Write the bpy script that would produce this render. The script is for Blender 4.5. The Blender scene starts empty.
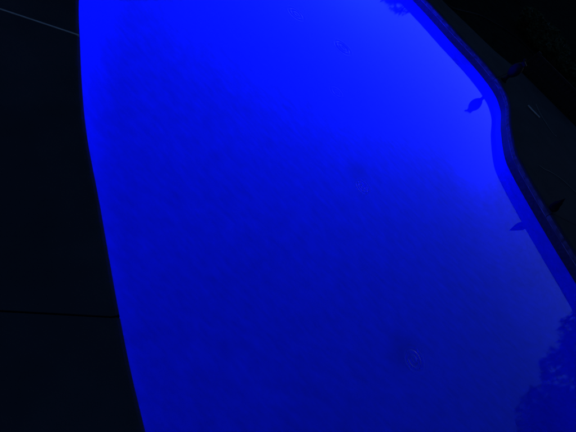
import bpy, bmesh, math, random
from mathutils import Vector, Matrix
from mathutils.geometry import delaunay_2d_cdt, tessellate_polygon

R = math.radians
random.seed(11)
scn = bpy.context.scene
COL = scn.collection

# ------------------------------------------------------------------ camera
DEP, ROLL, CAM_Z = R(42), R(45), 1.75          # held at arm's length, phone turned 45 degrees
cd = bpy.data.cameras.new('camera'); cam = bpy.data.objects.new('camera', cd); COL.objects.link(cam)
cd.sensor_width = 36; cd.lens = 36 * 419 / 576; cd.clip_start = 0.02; cd.clip_end = 1500
fw = Vector((0, math.cos(DEP), -math.sin(DEP))); up = Vector((0, math.sin(DEP), math.cos(DEP))); rt = Vector((1, 0, 0))
cx = math.cos(ROLL) * rt + math.sin(ROLL) * up
cy = -math.sin(ROLL) * rt + math.cos(ROLL) * up
cam.matrix_world = Matrix(((cx.x, cy.x, -fw.x, 0), (cx.y, cy.y, -fw.y, 0), (cx.z, cy.z, -fw.z, CAM_Z), (0, 0, 0, 1)))
scn.camera = cam

# ------------------------------------------------------------------ sky at late dusk
w = bpy.data.worlds.new('World'); scn.world = w; w.use_nodes = True
nt = w.node_tree; nt.nodes.clear()
sky = nt.nodes.new('ShaderNodeTexSky'); sky.sky_type = 'NISHITA'; sky.sun_disc = False
sky.sun_elevation = R(0.0); sky.sun_rotation = R(20); sky.ozone_density = 4.0; sky.dust_density = 0.3
bg = nt.nodes.new('ShaderNodeBackground'); bg.inputs['Strength'].default_value = 0.15
out = nt.nodes.new('ShaderNodeOutputWorld')
nt.links.new(sky.outputs[0], bg.inputs[0]); nt.links.new(bg.outputs[0], out.inputs[0])

vs = scn.view_settings
vs.view_transform = 'Standard'; vs.look = 'None'; vs.gamma = 1; vs.exposure = 1.25; vs.use_curve_mapping = False
scn.cycles.max_bounces = 9; scn.cycles.diffuse_bounces = 4; scn.cycles.transmission_bounces = 6; scn.cycles.glossy_bounces = 6
scn.cycles.sample_clamp_indirect = 4.0
scn.cycles.use_denoising = True

# ------------------------------------------------------------------ helpers
def tag(o, label=None, cat=None, group=None, kind=None):
    if label: o['label'] = label
    if cat: o['category'] = cat
    if group: o['group'] = group
    if kind: o['kind'] = kind
    return o

def link(name, me, mat=None, parent=None, loc=None):
    o = bpy.data.objects.new(name, me); COL.objects.link(o)
    if mat is not None and me is not None and not me.materials: me.materials.append(mat)
    if parent: o.parent = parent
    if loc is not None: o.location = loc
    return o

def empty(name, loc=(0, 0, 0), rz=0):
    o = bpy.data.objects.new(name, None); COL.objects.link(o)
    o.location = loc; o.rotation_euler = (0, 0, rz); o.empty_display_size = .1
    return o

def mesh(name, v, f, smooth=False):
    me = bpy.data.meshes.new(name); me.from_pydata([tuple(p) for p in v], [], f); me.update()
    if smooth: me.polygons.foreach_set('use_smooth', [True] * len(me.polygons))
    return me

def bm_mesh(name, bm, smooth=False):
    bmesh.ops.recalc_face_normals(bm, faces=bm.faces)
    me = bpy.data.meshes.new(name); bm.to_mesh(me); bm.free()
    if smooth: me.polygons.foreach_set('use_smooth', [True] * len(me.polygons))
    return me

def mat(name, col, rough=.7, var=.25, scale=8.0, bump=0.0, bscale=60.0, spec=.5, metallic=0.0, detail=6, col2=None):
    m = bpy.data.materials.new(name); m.use_nodes = True
    n = m.node_tree.nodes; l = m.node_tree.links; b = n['Principled BSDF']
    b.inputs['Roughness'].default_value = rough; b.inputs['Metallic'].default_value = metallic
    b.inputs['Specular IOR Level'].default_value = spec
    tc = n.new('ShaderNodeTexCoord'); nz = n.new('ShaderNodeTexNoise')
    nz.inputs['Scale'].default_value = scale; nz.inputs['Detail'].default_value = detail
    l.new(tc.outputs['Object'], nz.inputs['Vector'])
    cr = n.new('ShaderNodeValToRGB'); cr.color_ramp.elements[0].position = .3; cr.color_ramp.elements[1].position = .7
    lo = [c * (1 - var) for c in col]; hi = [min(1, c * (1 + var)) for c in (col2 or col)]
    cr.color_ramp.elements[0].color = (*lo, 1); cr.color_ramp.elements[1].color = (*hi, 1)
    l.new(nz.outputs[0], cr.inputs[0]); l.new(cr.outputs[0], b.inputs['Base Color'])
    if bump:
        n2 = n.new('ShaderNodeTexNoise'); n2.inputs['Scale'].default_value = bscale; n2.inputs['Detail'].default_value = 5
        l.new(tc.outputs['Object'], n2.inputs['Vector'])
        bp = n.new('ShaderNodeBump'); bp.inputs['Strength'].default_value = bump; bp.inputs['Distance'].default_value = .01
        l.new(n2.outputs[0], bp.inputs['Height']); l.new(bp.outputs[0], b.inputs['Normal'])
    return m

def tube(name, pts, rad, sides=8, cap=True):
    """tapered tube along pts; rad is a number or a list"""
    pts = [Vector(p) for p in pts]; n = len(pts)
    if not isinstance(rad, (list, tuple)): rad = [rad] * n
    V, F = [], []; ref = Vector((0, 0, 1))
    for i, p in enumerate(pts):
        t = (pts[min(i + 1, n - 1)] - pts[max(i - 1, 0)]).normalized()
        rf = ref if abs(t.dot(ref)) < .95 else Vector((1, 0, 0))
        a = t.cross(rf).normalized(); b = t.cross(a)
        for k in range(sides):
            an = 2 * math.pi * k / sides
            V.append(p + (a * math.cos(an) + b * math.sin(an)) * rad[i])
    for i in range(n - 1):
        for k in range(sides):
            F.append((i * sides + k, i * sides + (k + 1) % sides, (i + 1) * sides + (k + 1) % sides, (i + 1) * sides + k))
    if cap:
        F.append(tuple(range(sides))[::-1]); F.append(tuple((n - 1) * sides + k for k in range(sides)))
    return V, F

def lathe(name, prof, seg=32, squash=1.0):
    V, F = [], []
    for r, z in prof:
        for k in range(seg):
            a = 2 * math.pi * k / seg; V.append((r * math.cos(a), r * math.sin(a) * squash, z))
    for i in range(len(prof) - 1):
        for k in range(seg):
            F.append((i * seg + k, i * seg + (k + 1) % seg, (i + 1) * seg + (k + 1) % seg, (i + 1) * seg + k))
    F.append(tuple(range(seg))[::-1]); F.append(tuple((len(prof) - 1) * seg + k for k in range(seg)))
    return mesh(name, V, F, True)

def box_mesh(name, sx, sy, sz, bev=.004, z0=0.0):
    bm = bmesh.new(); bmesh.ops.create_cube(bm, size=1)
    for v in bm.verts: v.co = Vector((v.co.x * sx, v.co.y * sy, (v.co.z + .5) * sz + z0))
    if bev: bmesh.ops.bevel(bm, geom=bm.edges[:], offset=bev, segments=1, affect='EDGES')
    return bm_mesh(name, bm)

def catmull(P, per, closed=True):
    out_ = []; n = len(P)
    rng = range(n if closed else n - 1)
    for i in rng:
        g = (lambda k: Vector(P[k % n])) if closed else (lambda k: Vector(P[max(0, min(n - 1, k))]))
        a, b, c, d = g(i - 1), g(i), g(i + 1), g(i + 2)
        for k in range(per):
            t = k / per
            out_.append(.5 * ((2 * b) + (c - a) * t + (2 * a - 5 * b + 4 * c - d) * t * t + (3 * b - a - 3 * c + d) * t ** 3))
    if not closed: out_.append(Vector(P[-1]))
    return out_

# ------------------------------------------------------------------ materials
def floor_z(x, y): return -1.36 - .05 * x + .02 * y
M = {}
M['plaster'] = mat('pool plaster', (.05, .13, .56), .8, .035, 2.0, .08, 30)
M['deck'] = mat('dark coated concrete', (.036, .039, .042), .85, .22, 3.0, .35, 160, spec=.06)
M['coping'] = mat('pale concrete coping nose', (.10, .10, .10), .9, .65, 14, .3, 120, spec=.1)
M['sealant'] = mat('black joint sealant', (.008, .008, .009), 1.0, .2, 30, spec=0)
M['pale_sealant'] = mat('pale joint filler', (.46, .36, .30), .7, .2, 30)
M['lip'] = mat('pale coping lip', (.24, .24, .24), .7, .7, 16)
M['soil'] = mat('dark soil', (.020, .017, .013), 1.0, .4, 6, .5, 50, spec=0)
M['grass'] = mat('grass', (.020, .034, .010), .8, .4, 5, spec=.1)
M['leaf'] = mat('leaf', (.035, .055, .018), .45, .45, 2.0)
M['leaf_dark'] = mat('dark leaf', (.036, .058, .022), .6, .4, 2.0, spec=.15)
M['bark'] = mat('bark', (.050, .040, .030), .9, .4, 14, .6, 40)
M['timber'] = mat('dark stained timber', (.024, .020, .018), .85, .35, 9, .3, 60, spec=.1)
M['glaze'] = mat('dark glazed ceramic', (.010, .009, .010), .5, .3, 9, spec=.06)
M['stone'] = mat('dark stone', (.009, .009, .009), .9, .4, 18, .5, 60, spec=.05)
M['pale'] = mat('weathered pale plastic', (.42, .42, .40), .4, .25, 40)
M['cord'] = mat('pale grey cord', (.16, .155, .15), .45, .35, 30)
M['hose'] = mat('dark green hose', (.010, .014, .012), .8, .2, 20, spec=.08)
M['metal'] = mat('brushed steel ring', (.5, .5, .52), .3, .1, 20, metallic=1.0)

# soft dark patches in the pool floor colour
m = M['plaster']; n = m.node_tree.nodes; l = m.node_tree.links; b = n['Principled BSDF']
src = b.inputs['Base Color'].links[0].from_socket
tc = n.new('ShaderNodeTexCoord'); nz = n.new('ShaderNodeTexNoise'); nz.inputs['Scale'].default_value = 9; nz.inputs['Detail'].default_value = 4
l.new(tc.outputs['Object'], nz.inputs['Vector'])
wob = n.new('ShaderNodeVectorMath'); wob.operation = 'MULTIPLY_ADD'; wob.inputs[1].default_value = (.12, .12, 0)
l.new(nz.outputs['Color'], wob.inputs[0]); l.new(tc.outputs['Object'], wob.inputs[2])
# streaks painting the water's ripple shimmer into the plaster colour, and fine blotches
for (sc, st, amt) in [((2.2, 9.0, 4.0), 3.0, .09), ((1.0, 1.6, 1.0), 7.0, .08)]:
    mp = n.new('ShaderNodeMapping'); mp.inputs['Scale'].default_value = sc; mp.inputs['Rotation'].default_value = (0, 0, R(-14))
    n3 = n.new('ShaderNodeTexNoise'); n3.inputs['Scale'].default_value = st; n3.inputs['Detail'].default_value = 7; n3.inputs['Roughness'].default_value = .65
    l.new(tc.outputs['Object'], mp.inputs['Vector']); l.new(mp.outputs[0], n3.inputs['Vector'])
    r3 = n.new('ShaderNodeMapRange'); r3.inputs['From Min'].default_value = .35; r3.inputs['From Max'].default_value = .65
    r3.inputs['To Min'].default_value = 1 - amt; r3.inputs['To Max'].default_value = 1 + amt
    l.new(n3.outputs[0], r3.inputs['Value'])
    vm = n.new('ShaderNodeVectorMath'); vm.operation = 'SCALE'; l.new(src, vm.inputs[0]); l.new(r3.outputs[0], vm.inputs['Scale']); src = vm.outputs[0]
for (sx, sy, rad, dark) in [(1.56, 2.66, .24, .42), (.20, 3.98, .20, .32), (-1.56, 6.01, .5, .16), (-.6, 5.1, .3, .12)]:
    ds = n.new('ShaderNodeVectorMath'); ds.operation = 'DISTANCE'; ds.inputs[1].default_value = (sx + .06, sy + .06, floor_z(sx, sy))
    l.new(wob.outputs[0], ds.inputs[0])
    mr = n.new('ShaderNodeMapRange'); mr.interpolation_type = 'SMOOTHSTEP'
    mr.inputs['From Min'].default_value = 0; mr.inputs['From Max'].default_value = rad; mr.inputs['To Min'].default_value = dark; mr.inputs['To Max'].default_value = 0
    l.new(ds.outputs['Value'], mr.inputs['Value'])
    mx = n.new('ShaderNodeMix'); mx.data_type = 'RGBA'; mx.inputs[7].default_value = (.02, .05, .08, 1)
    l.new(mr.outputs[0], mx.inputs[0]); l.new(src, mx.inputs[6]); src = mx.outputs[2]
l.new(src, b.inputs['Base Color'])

# waterline tiles: small mosaic with recessed grout
m = mat('mosaic waterline tile', (.030, .032, .040), .35, .5, 30, spec=.4); M['tile'] = m
n = m.node_tree.nodes; l = m.node_tree.links
vo = n.new('ShaderNodeTexVoronoi'); vo.feature = 'DISTANCE_TO_EDGE'; vo.inputs['Scale'].default_value = 34
tc = n.new('ShaderNodeTexCoord'); l.new(tc.outputs['Object'], vo.inputs['Vector'])
bp = n.new('ShaderNodeBump'); bp.inputs['Strength'].default_value = .35; bp.inputs['Distance'].default_value = .004
l.new(vo.outputs['Distance'], bp.inputs['Height']); l.new(bp.outputs[0], n['Principled BSDF'].inputs['Normal'])

# still water: clear, with a breath of movement
m = bpy.data.materials.new('still pool water'); m.use_nodes = True; M['water'] = m
n = m.node_tree.nodes; l = m.node_tree.links; n.clear()
gl = n.new('ShaderNodeBsdfGlass'); gl.inputs['IOR'].default_value = 1.333; gl.inputs['Roughness'].default_value = 0.0
o_ = n.new('ShaderNodeOutputMaterial'); l.new(gl.outputs[0], o_.inputs['Surface'])
tc = n.new('ShaderNodeTexCoord'); mp = n.new('ShaderNodeMapping'); mp.inputs['Scale'].default_value = (1.0, 2.2, 1)
mp.inputs['Rotation'].default_value = (0, 0, R(12))
nz = n.new('ShaderNodeTexNoise'); nz.inputs['Scale'].default_value = 16; nz.inputs['Detail'].default_value = 4
l.new(tc.outputs['Object'], mp.inputs['Vector']); l.new(mp.outputs[0], nz.inputs['Vector'])
bp = n.new('ShaderNodeBump'); bp.inputs['Strength'].default_value = .016; bp.inputs['Distance'].default_value = .01
l.new(nz.outputs[0], bp.inputs['Height']); l.new(bp.outputs[0], gl.inputs['Normal'])
pv = n.new('ShaderNodeVolumePrincipled'); pv.inputs['Color'].default_value = (.8, .9, 1, 1); pv.inputs['Density'].default_value = .10; pv.inputs['Anisotropy'].default_value = .3
l.new(pv.outputs[0], o_.inputs['Volume'])

def emis(name, col, s):
    m = bpy.data.materials.new(name); m.use_nodes = True; nn = m.node_tree.nodes; nn.clear()
    e = nn.new('ShaderNodeEmission'); e.inputs[0].default_value = (*col, 1); e.inputs[1].default_value = s
    o = nn.new('ShaderNodeOutputMaterial'); m.node_tree.links.new(e.outputs[0], o.inputs[0]); return m

# ------------------------------------------------------------------ pool outline (water level z = 0, deck top z = .17)
DECK = .17
CTRL = [(.16, .47), (-.19, .68), (-.61, .955), (-1.0, 1.21), (-1.44, 1.55), (-1.9, 1.94), (-2.7, 2.75), (-3.55, 4.0), (-3.95, 5.4), (-3.65, 6.8),
        (-2.8, 7.75), (-1.85, 8.13), (-.92, 8.13), (-.16, 7.98), (.46, 7.88), (.93, 7.62), (1.17, 7.14), (1.28, 6.40), (1.44, 5.72),
        (1.60, 5.44), (1.85, 5.17), (2.15, 4.88), (2.42, 4.64), (2.70, 4.40), (3.5, 3.65), (4.35, 2.7), (4.75, 1.5), (4.4, .25), (3.4, -.5), (2.2, -.5), (1.1, -.05)]
LINE = [Vector((p.x, p.y)) for p in catmull([Vector((a, b, 0)) for a, b in CTRL], 10)]
N = len(LINE)
NOR = []                                            # unit normals pointing away from the water
for i in range(N):
    t = (LINE[(i + 1) % N] - LINE[i - 1]).normalized(); NOR.append(Vector((-t.y, t.x)))
area = sum(LINE[i].x * LINE[(i + 1) % N].y - LINE[(i + 1) % N].x * LINE[i].y for i in range(N))
if area > 0: NOR = [-q for q in NOR]
if area < 0: NOR = [q for q in NOR]

def ring(off, z):
    return [Vector((LINE[i].x + NOR[i].x * off, LINE[i].y + NOR[i].y * off, z if not callable(z) else z(i))) for i in range(N)]


# shell: wall, cove and floor
V, F = [], []
prof = [(0.0, .0), (0.0, -.45), (-.004, -.60)]
cove = .45
rows = [ring(o, z) for o, z in prof]
for a in range(0, 7):
    an = a / 6 * math.pi / 2
    rr = []
    for i in range(N):
        off = -.01 - cove * (1 - math.cos(an))
        p = LINE[i] + NOR[i] * off
        rr.append(Vector((p.x, p.y, floor_z(p.x, p.y) + cove * (1 - math.sin(an)))))
    rows.append(rr)
for r_ in rows: V += r_
for k in range(len(rows) - 1):
    for i in range(N):
        j = (i + 1) % N; F.append((k * N + i, k * N + j, (k + 1) * N + j, (k + 1) * N + i))
last = (len(rows) - 1) * N
for tri in tessellate_polygon([rows[-1]]): F.append(tuple(last + q for q in tri))
bm = bmesh.new(); tmp = mesh('t', V, F); bm.from_mesh(tmp); bpy.data.meshes.remove(tmp)
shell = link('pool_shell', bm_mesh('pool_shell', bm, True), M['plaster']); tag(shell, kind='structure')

# waterline tile band, standing in front of the shell's top edge
rows = [ring(.03, -.006), ring(-.006, -.006), ring(-.008, .002), ring(-.008, .092), ring(.03, .092)]
V = []; F = []
for r_ in rows: V += r_
for k in range(len(rows) - 1):
    for i in range(N):
        j = (i + 1) % N; F.append((k * N + i, k * N + j, (k + 1) * N + j, (k + 1) * N + i))
band = link('tile_band', mesh('tile_band', V, F), M['tile'], shell)
# thin pale lip where the tiles meet the coping
rows = [ring(.02, .093), ring(-.014, .093), ring(-.016, .096), ring(-.014, .0995), ring(.02, .0995)]
V = []; F = []
for r_ in rows: V += r_
for k in range(len(rows) - 1):
    for i in range(N):
        j = (i + 1) % N; F.append((k * N + i, k * N + j, (k + 1) * N + j, (k + 1) * N + i))
link('coping_lip', mesh('coping_lip', V, F), M['lip'], shell)

# ------------------------------------------------------------------ water with ring ripples
RIP = [(1.15, 1.83, .052, .0019, 0), (.25, 2.79, .044, .0022, 1), (-.86, 4.47, .080, .0024, 2), (-1.41, 4.23, .072, .0020, 3), (-.49, 3.63, .06, .0010, 4)]
def height(x, y):
    z = 0
    for (a, b, r0, amp, k) in RIP:
        d = math.hypot(x - a, y - b)
        if d > .19: continue
        env = math.exp(-((d - r0) / (.34 * r0)) ** 2) + .55 * math.exp(-((d - .35 * r0) / (.3 * r0)) ** 2) + .30 * math.exp(-((d - 1.55 * r0) / (.4 * r0)) ** 2)
        fade = max(0, 1 - (d / .19) ** 4)
        th = math.atan2(y - b, x - a)
        z += amp * env * fade * math.cos(2 * math.pi * (d - r0) / (.60 * r0)) * (1 + .2 * math.cos(th - .8 - k))
    return z
pts = [Vector((q.x, q.y)) for q in ring(.012, 0)]; edges = [(i, (i + 1) % N) for i in range(N)]
def inside(x, y):
    c = False
    for i in range(N):
        a, b = LINE[i], LINE[i - 1]
        if (a.y > y) != (b.y > y) and x < (b.x - a.x) * (y - a.y) / (b.y - a.y) + a.x: c = not c
    return c
gx = -4.0
while gx < 5:
    gy = -.6
    while gy < 8.4:
        if all(max(abs(gx - a), abs(gy - b)) > .30 for a, b, *_ in RIP) and inside(gx, gy) and min((q - Vector((gx, gy))).length for q in LINE) > .1:
            pts.append(Vector((gx, gy)))
        gy += .3
    gx += .3
for a, b, *_ in RIP:
    for i in range(131):
        for j in range(131):
            pts.append(Vector((a - .20 + i * .40 / 130 + random.uniform(-1, 1) * 1e-4, b - .20 + j * .40 / 130 + random.uniform(-1, 1) * 1e-4)))
cv, ce, cf, *_ = delaunay_2d_cdt(pts, edges, [], 1, 1e-6)
wv = [(p.x, p.y, height(p.x, p.y)) for p in cv]; wf = [tuple(f) for f in cf]
cnt = {}
for f in wf:
    for a, b in zip(f, f[1:] + f[:1]): cnt[(a, b)] = 1
rim = [(a, b) for (a, b) in cnt if (b, a) not in cnt]
low = {}; top = {}                                  # the skirt has its own rim so that the surface keeps flat normals
for a, b in rim:
    for q in (a, b):
        if q not in low:
            top[q] = len(wv); wv.append(wv[q]); low[q] = len(wv); wv.append((wv[q][0], wv[q][1], -2.1))
for a, b in rim: wf.append((top[b], top[a], low[a], low[b]))
nxt = dict(rim); loop = [rim[0][0]]
while nxt[loop[-1]] != loop[0]: loop.append(nxt[loop[-1]])
wf.append(tuple(low[q] for q in reversed(loop)))
me = mesh('water', wv, wf, True)
if sum(p.normal.z * p.area for p in me.polygons if p.center.z > -.05) < 0: me.flip_normals()
tag(link('water', me, M['water']), kind='structure')

# ------------------------------------------------------------------ deck: slabs divided by joints
def nearest(x, y): return min(range(N), key=lambda i: (LINE[i] - Vector((x, y))).length)
JOINTS = [((-.20, .68), (-5.05, -4.0), 'sealant'), ((-1.47, 1.56), (-6.6, -4.0), 'pale_sealant'), ((-3.5, 3.9), (-7.0, 2.4), 'sealant'),
          ((-3.3, 7.35), (-4.4, 8.86), 'sealant'), ((-1.3, 8.17), (-1.4, 8.92), 'sealant'), ((.85, 7.75), (1.12, 9.42), 'sealant'),
          ((2.10, 4.94), (7.0, 8.60), 'sealant'), ((4.75, 1.4), (7.0, 1.2), 'sealant'), ((2.2, -.5), (2.0, -4.0), 'sealant')]
OUTER = [(-5.05, -4), (-6.6, -4), (-7, -4), (-7, 2.4), (-7, 8.8), (-4.4, 8.86), (-1.4, 8.92), (-.65, 8.95), (.55, 9.06), (.9, 9.22), (1.12, 9.42), (2.7, 9.42),
         (7, 9.4), (7, 8.6), (7, 1.2), (7, -4), (2, -4)]
deck = empty('deck', (0, 0, 0)); tag(deck, kind='structure')
G = .004
idx = [nearest(*j[0]) for j in JOINTS]
for k in range(len(JOINTS)):
    i0, i1 = idx[k], idx[(k + 1) % len(JOINTS)]
    run = []; i = i0
    while True:
        run.append(i)
        if i == i1: break
        i = (i + 1) % N
    oa = OUTER.index(JOINTS[k][1]); ob = OUTER.index(JOINTS[(k + 1) % len(JOINTS)][1])
    outer = []; i = oa
    while True:
        outer.append(Vector(OUTER[i]))
        if i == ob: break
        i = (i + 1) % len(OUTER)
    # joint gap: pull both ends in along the slab
    def inner(off, z):
        L = [Vector((LINE[q].x + NOR[q].x * off, LINE[q].y + NOR[q].y * off, z)) for q in run]
        d = (L[1] - L[0]).normalized(); L[0] = L[0] + d * G
        d = (L[-2] - L[-1]).normalized(); L[-1] = L[-1] + d * G
        return L
    O = [Vector((p.x, p.y)) for p in outer]
    d = (O[1] - O[0]).normalized(); O[0] = O[0] + d * G
    d = (O[-2] - O[-1]).normalized(); O[-1] = O[-1] + d * G
    profile = [(.06, .1005), (-.012, .1005), (-.021, .106), (-.024, .125), (-.022, .145), (-.014, .160), (-.002, .168), (.014, DECK)]
    rws = [inner(a, b) for a, b in profile]; m_ = len(run)
    V = []; F = []
    for r_ in rws: V += r_
    for a in range(len(rws) - 1):
        for i in range(m_ - 1): F.append((a * m_ + i, a * m_ + i + 1, (a + 1) * m_ + i + 1, (a + 1) * m_ + i))
    # top sheet
    b0 = (len(rws) - 1) * m_
    ot = len(V); V += [Vector((p.x, p.y, DECK)) for p in O]
    od = len(V); V += [Vector((p.x, p.y, .02)) for p in O]
    poly = list(range(b0, b0 + m_)) + list(range(ot + len(O) - 1, ot - 1, -1))
    for tri in tessellate_polygon([[V[q] for q in poly]]): F.append(tuple(poly[q] for q in tri))
    for i in range(len(O) - 1): F.append((ot + i, ot + i + 1, od + i + 1, od + i))
    # joint faces
    F.append((b0, ot, od, 0)); F.append((b0 + m_ - 1, ot + len(O) - 1, od + len(O) - 1, m_ - 1))
    F.append(tuple(a * m_ for a in range(len(rws)))); F.append(tuple(a * m_ + m_ - 1 for a in range(len(rws))))
    bm = bmesh.new(); tmp = mesh('t', V, F); bm.from_mesh(tmp); bpy.data.meshes.remove(tmp)
    me = bm_mesh('slab', bm); me.materials.append(M['deck']); me.materials.append(M['coping'])
    for p in me.polygons:
        if len(p.vertices) == 4 and all(me.vertices[q].co.z > .1 for q in p.vertices) and all(me.vertices[q].co.z < .15 for q in p.vertices): p.material_index = 1
    for p in me.polygons: p.use_smooth = False
    link('slab', me, M['deck'], deck)
    # joint filler
    A = LINE[i0] - NOR[i0] * .014; B = Vector(JOINTS[k][1]); t = (B - A).normalized(); pale = JOINTS[k][2] == 'pale_sealant'; s = Vector((-t.y, t.x)) * (G + .001 if pale else G + .002); zt = DECK + .0015 if pale else DECK - .006
    V = [(*(A + s), zt), (*(A - s), zt), (*(B - s), zt), (*(B + s), zt), (*(A + s), .1), (*(A - s), .1), (*(B - s), .1), (*(B + s), .1)]
    jf = link('joint_filler', mesh('joint_filler', V, [(0, 1, 2, 3), (4, 7, 6, 5), (0, 4, 5, 1), (1, 5, 6, 2), (2, 6, 7, 3), (3, 7, 4, 0)]), M[JOINTS[k][2]], deck)
    if pale: jf['label'] = 'pale filler strip between two dark deck slabs'

# ground beyond the deck, out to the horizon
hole = [Vector((x * .985 if abs(x) > 6 else x, y - .15 if y > 5 else (y + .15 if y < -3 else y), .09)) for x, y in OUTER]
big = [Vector((-400, -400, .09)), Vector((400, -400, .09)), Vector((400, 400, .09)), Vector((-400, 400, .09))]
allv = big + hole
ground = link('ground', mesh('ground', allv, [tuple(t) for t in tessellate_polygon([big, hole])]), M['soil']); tag(ground, kind='structure')
if sum(p.normal.z for p in ground.data.polygons) < 0: ground.data.flip_normals()

# ------------------------------------------------------------------ underwater lamp on the end wall
LAMP_COL = (.0006, .003, 1.0)
def pool_lamp(px, py, depth, watt, label):
    i = nearest(px, py); p = LINE[i] - NOR[i] * .02; d = -NOR[i]
    root = empty('pool_lamp', (p.x, p.y, -depth), math.atan2(d.y, d.x)); tag(root, label, 'lamp')
    def turn(me):
        for v in me.vertices: v.co = Vector((v.co.z, v.co.x, v.co.y))
        return me
    link('face_ring', turn(lathe('face_ring', [(.10, .0), (.15, .0), (.152, .012), (.14, .024), (.115, .03), (.10, .022)], 32)), M['metal'], root)
    link('lens', turn(lathe('lens', [(.112, .026), (.10, .034), (.06, .042), (.01, .045)], 32)), emis('lit blue lens', LAMP_COL, 6.0), root)
    ld = bpy.data.lights.new('lamp_glow', 'AREA'); ld.shape = 'DISK'; ld.size = .2; ld.energy = watt; ld.color = LAMP_COL
    lo = bpy.data.objects.new('lamp_glow', ld); COL.objects.link(lo); lo.parent = root
    lo.location = (.06, 0, 0); lo.rotation_euler = (0, R(-66), R(-14))
pool_lamp(-2.5, 7.9, .34, 560, 'lit blue underwater lamp low on the far pool wall')

# ------------------------------------------------------------------ things on and round the far deck
t = empty('garden_ornament', (.93, 7.86, DECK), R(-20)); tag(t, 'dark glossy rounded ornament on a narrow foot at the far coping', 'ornament')
link('foot', lathe('foot', [(.055, 0), (.058, .012), (.04, .03), (.028, .07), (.03, .10)], 24), M['glaze'], t)
link('body', lathe('body', [(.03, .096), (.062, .13), (.088, .18), (.095, .23), (.085, .28), (.062, .32), (.045, .34)], 32, .85), M['glaze'], t)
c = link('cap', box_mesh('cap', .085, .06, .055, .008), M['glaze'], t, (.012, 0, .335)); c.rotation_euler = (0, R(14), 0)
link('knob', lathe('knob', [(.012, 0), (.022, .012), (.02, .026), (.008, .034)], 16), M['glaze'], t, (-.028, 0, .392))

# pointed stone
bm = bmesh.new(); bmesh.ops.create_icosphere(bm, subdivisions=3, radius=1)
rn = random.Random(3)
for v in bm.verts:
    z = (v.co.z + 1) / 2; k = (1 - z) ** 1.0 + .03
    v.co = Vector((v.co.x * .075 * k + .03 * z + rn.uniform(-.004, .004), v.co.y * .07 * k + rn.uniform(-.004, .004), max(0, z * .20 - .012)))
me = bm_mesh('pointed_stone', bm)
st = link('pointed_stone', me, M['stone'], None, (2.07, 5.0, DECK)); st.rotation_euler = (0, 0, R(150))
tag(st, 'small dark pointed stone on the far coping edge', 'stone')

# pale stick and cords
V, F = tube('s', [(1.49, 7.78, DECK + .014), (1.58, 7.765, DECK + .012), (1.76, 7.76, DECK + .012)], [.012, .012, .010])
tag(link('pale_stick', mesh('pale_stick', V, F, True), M['pale']), 'short pale stick lying on the far deck', 'stick')
def cord(name, P, r, m, label, cat):
    V, F = tube(name, catmull([Vector(p) for p in P], 8, False), r, 8)
    return tag(link(name, mesh(name, V, F, True), M[m]), label, cat)
z = DECK + .005
cord('cord', [(1.66, 8.3, z), (1.72, 8.13, z), (1.82, 7.95, z), (1.90, 7.86, z), (1.99, 7.74, z), (2.09, 7.67, z), (2.16, 7.70, z)], .004, 'cord',
     'thin grey cord curling away from the pale stick', 'cord')
cord('cord', [(1.84, 5.88, z), (1.94, 5.93, z), (2.04, 6.03, z), (2.26, 6.16, z), (2.53, 6.2, z), (2.9, 6.3, z), (3.3, 6.2, z), (3.8, 6.5, z)], .0035, 'cord',
     'long thin pale cord stretched over the deck beside the pool bend', 'cord')
cord('garden_hose', [(-.9, 9.2, .112), (-.62, 9.4, .112), (-.39, 10.12, .112), (-.13, 11.0, .112), (.25, 11.67, .112), (.53, 12.1, .112), (1.1, 12.5, .112), (1.9, 12.4, .112)],
     .016, 'hose', 'dark garden hose trailing over the lawn behind the deck', 'hose')

# low slatted fence behind the deck
fx0, fx1, fy = 1.25, 6.6, 10.0
fence = empty('slat_fence', (fx0, fy, .09)); tag(fence, 'low dark timber slat fence behind the far deck', 'fence')
pm = box_mesh('post', .08, .08, .44); sm = box_mesh('slat', .07, .018, .33); 
L = fx1 - fx0
k = 0
while k * 1.33 <= L + .01:
    link('post', pm, M['timber'], fence, (k * 1.33, .055, 0)); k += 1
link('rail', box_mesh('rail', L + .06, .05, .05), M['timber'], fence, (L / 2, .0, .375))
link('rail', box_mesh('rail', L, .03, .05), M['timber'], fence, (L / 2, .0, .10))
x = .06
while x < L:
    s = link('slat', sm, M['timber'], fence, (x, -.0255, .04)); s.rotation_euler = (0, R(random.uniform(-.7, .7)), 0); x += .098

# ------------------------------------------------------------------ foliage
def leaves(rn, blobs, count, size):
    V, F = [], []
    vol = [(b[3] * b[4] * b[5]) ** .67 for b in blobs]; tot = sum(vol)
    for b, vv in zip(blobs, vol):
        for _ in range(int(count * vv / tot)):
            while True:
                d = Vector((rn.uniform(-1, 1), rn.uniform(-1, 1), rn.uniform(-1, 1)))
                if .12 < d.length < 1: break
            d = d.normalized() * (d.length ** .45)
            c = Vector((b[0] + d.x * b[3], b[1] + d.y * b[4], b[2] + d.z * b[5]))
            s = size * rn.uniform(.6, 1.3)
            a = Vector((rn.gauss(0, 1), rn.gauss(0, 1), rn.gauss(0, .6))).normalized()
            q = a.cross(Vector((rn.gauss(0, 1), rn.gauss(0, 1), rn.gauss(0, 1)))).normalized()
            k = len(V); nn = a.cross(q) * s * .12
            V += [c - a * s, c + q * s * .42 + nn, c + a * s, c - q * s * .42 + nn]
            F += [(k, k + 1, k + 2), (k, k + 2, k + 3)]
    return mesh('crown', V, F)

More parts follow.
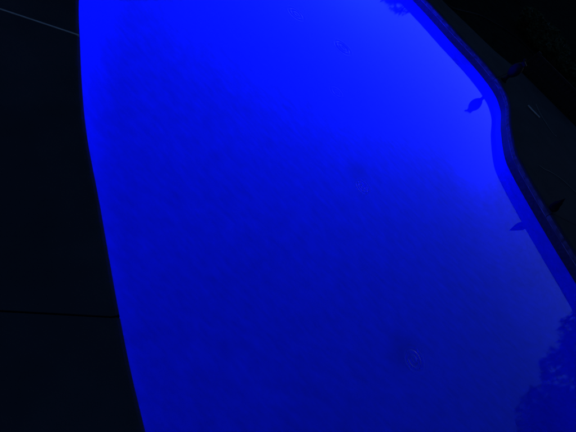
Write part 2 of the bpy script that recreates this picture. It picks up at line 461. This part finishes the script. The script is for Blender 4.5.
def tree(x, y, h, cr, label, cat, seed, group=None, nleaf=16000, low=.34, leaf='leaf', size=.075):
    rn = random.Random(seed)
    root = empty(cat.replace(' ', '_') if cat != 'tree' else 'leafy_tree', (x, y, .09)); tag(root, label, cat, group)
    V, F = tube('t', [(0, 0, -.05), (.04, .02, h * .2), (-.03, .05, h * .42), (.05, 0, h * .7)], [.05 * h * .5, .035 * h * .5, .028 * h * .5, .012 * h * .5], 10)
    blobs = []
    nb = 44
    for k in range(nb):
        an = k * 2.4 + rn.uniform(-.3, .3); rr = cr * rn.uniform(.1, .8); zz = h * (low + (.93 - low) * (k + .5) / nb)
        shr = math.sin(math.pi * min(1, (zz / h - low + .12) / (1.12 - low)) ) ** .6
        p = Vector((math.cos(an) * rr * shr, math.sin(an) * rr * shr, zz)); s = cr * rn.uniform(.17, .36)
        blobs.append((p.x, p.y, p.z, s, s, s * rn.uniform(.6, .85)))
        v0 = len(V); st = Vector((0, .02, max(h * .2, zz - h * .22)))
        v, f = tube('l', [st, st.lerp(p, .5) + Vector((0, 0, -.04 * h)), p], [.011 * h, .007 * h, .002 * h], 6)
        V += v; F += [tuple(q + v0 for q in ff) for ff in f]
    link('trunk', mesh('trunk', V, F, True), M['bark'], root)
    link('crown', leaves(rn, blobs, nleaf, size), M[leaf], root)
    return root

def shrub(x, y, h, cr, label, seed, n=5000, group='dark shrubs behind the lawn'):
    rn = random.Random(seed); root = empty('shrub', (x, y, .09)); tag(root, label, 'shrub', group)
    blobs = []; V = []; F = []
    for k in range(9):
        an = k * 2.4; rr = cr * rn.uniform(.2, .6); zz = h * rn.uniform(.25, .8); s = cr * rn.uniform(.3, .48)
        p = Vector((math.cos(an) * rr, math.sin(an) * rr, zz)); blobs.append((p.x, p.y, p.z, s, s, min(s, h * .32)))
        v0 = len(V); v, f = tube('l', [(0, 0, -.03), p * .5, p], [.03, .02, .006], 6); V += v; F += [tuple(q + v0 for q in ff) for ff in f]
    link('stem', mesh('stem', V, F, True), M['bark'], root)
    link('crown', leaves(rn, blobs, n, .06), M['leaf_dark'], root)
    return root

tree(9.25, 7.5, 4.5, 3.45, 'large leafy tree mirrored at the right end of the pool', 'tree', 5, nleaf=60000, low=.2, size=.085)
shrub(-2.3, 12.6, 1.5, 1.15, 'tall dark shrub mirrored at the far left end of the water', 21, 6000, None)
shrub(1.3, 13.6, .55, .9, 'low spreading shrub behind the ornament', 22, 6000, None)
shrub(2.9, 13.2, .5, .9, 'low dark shrub close behind the slat fence', 26, 6000, None)
shrub(3.6, 17.5, 1.3, 1.1, 'dark shrub furthest behind the slat fence', 23, 3500, None)
shrub(-.4, 18.0, 1.2, 1.1, 'dark shrub at the end of the garden hose', 24, 3500, None)

# lawn
V, F = [], []; rn = random.Random(9)
for _ in range(26000):
    y = 9.5 + 8 * rn.random() ** 1.6; x = rn.uniform(-7, 9)
    h = rn.uniform(.02, .055); a = rn.uniform(0, 6.28); dx, dy = math.cos(a) * .004, math.sin(a) * .004
    k = len(V); V += [(x - dx, y - dy, .088), (x + dx, y + dy, .088), (x + rn.uniform(-.02, .02), y + rn.uniform(-.02, .02), .09 + h)]; F.append((k, k + 1, k + 2))
tag(link('grass', mesh('grass', V, F), M['grass']), 'short dark grass beyond the deck', 'grass', kind='stuff')
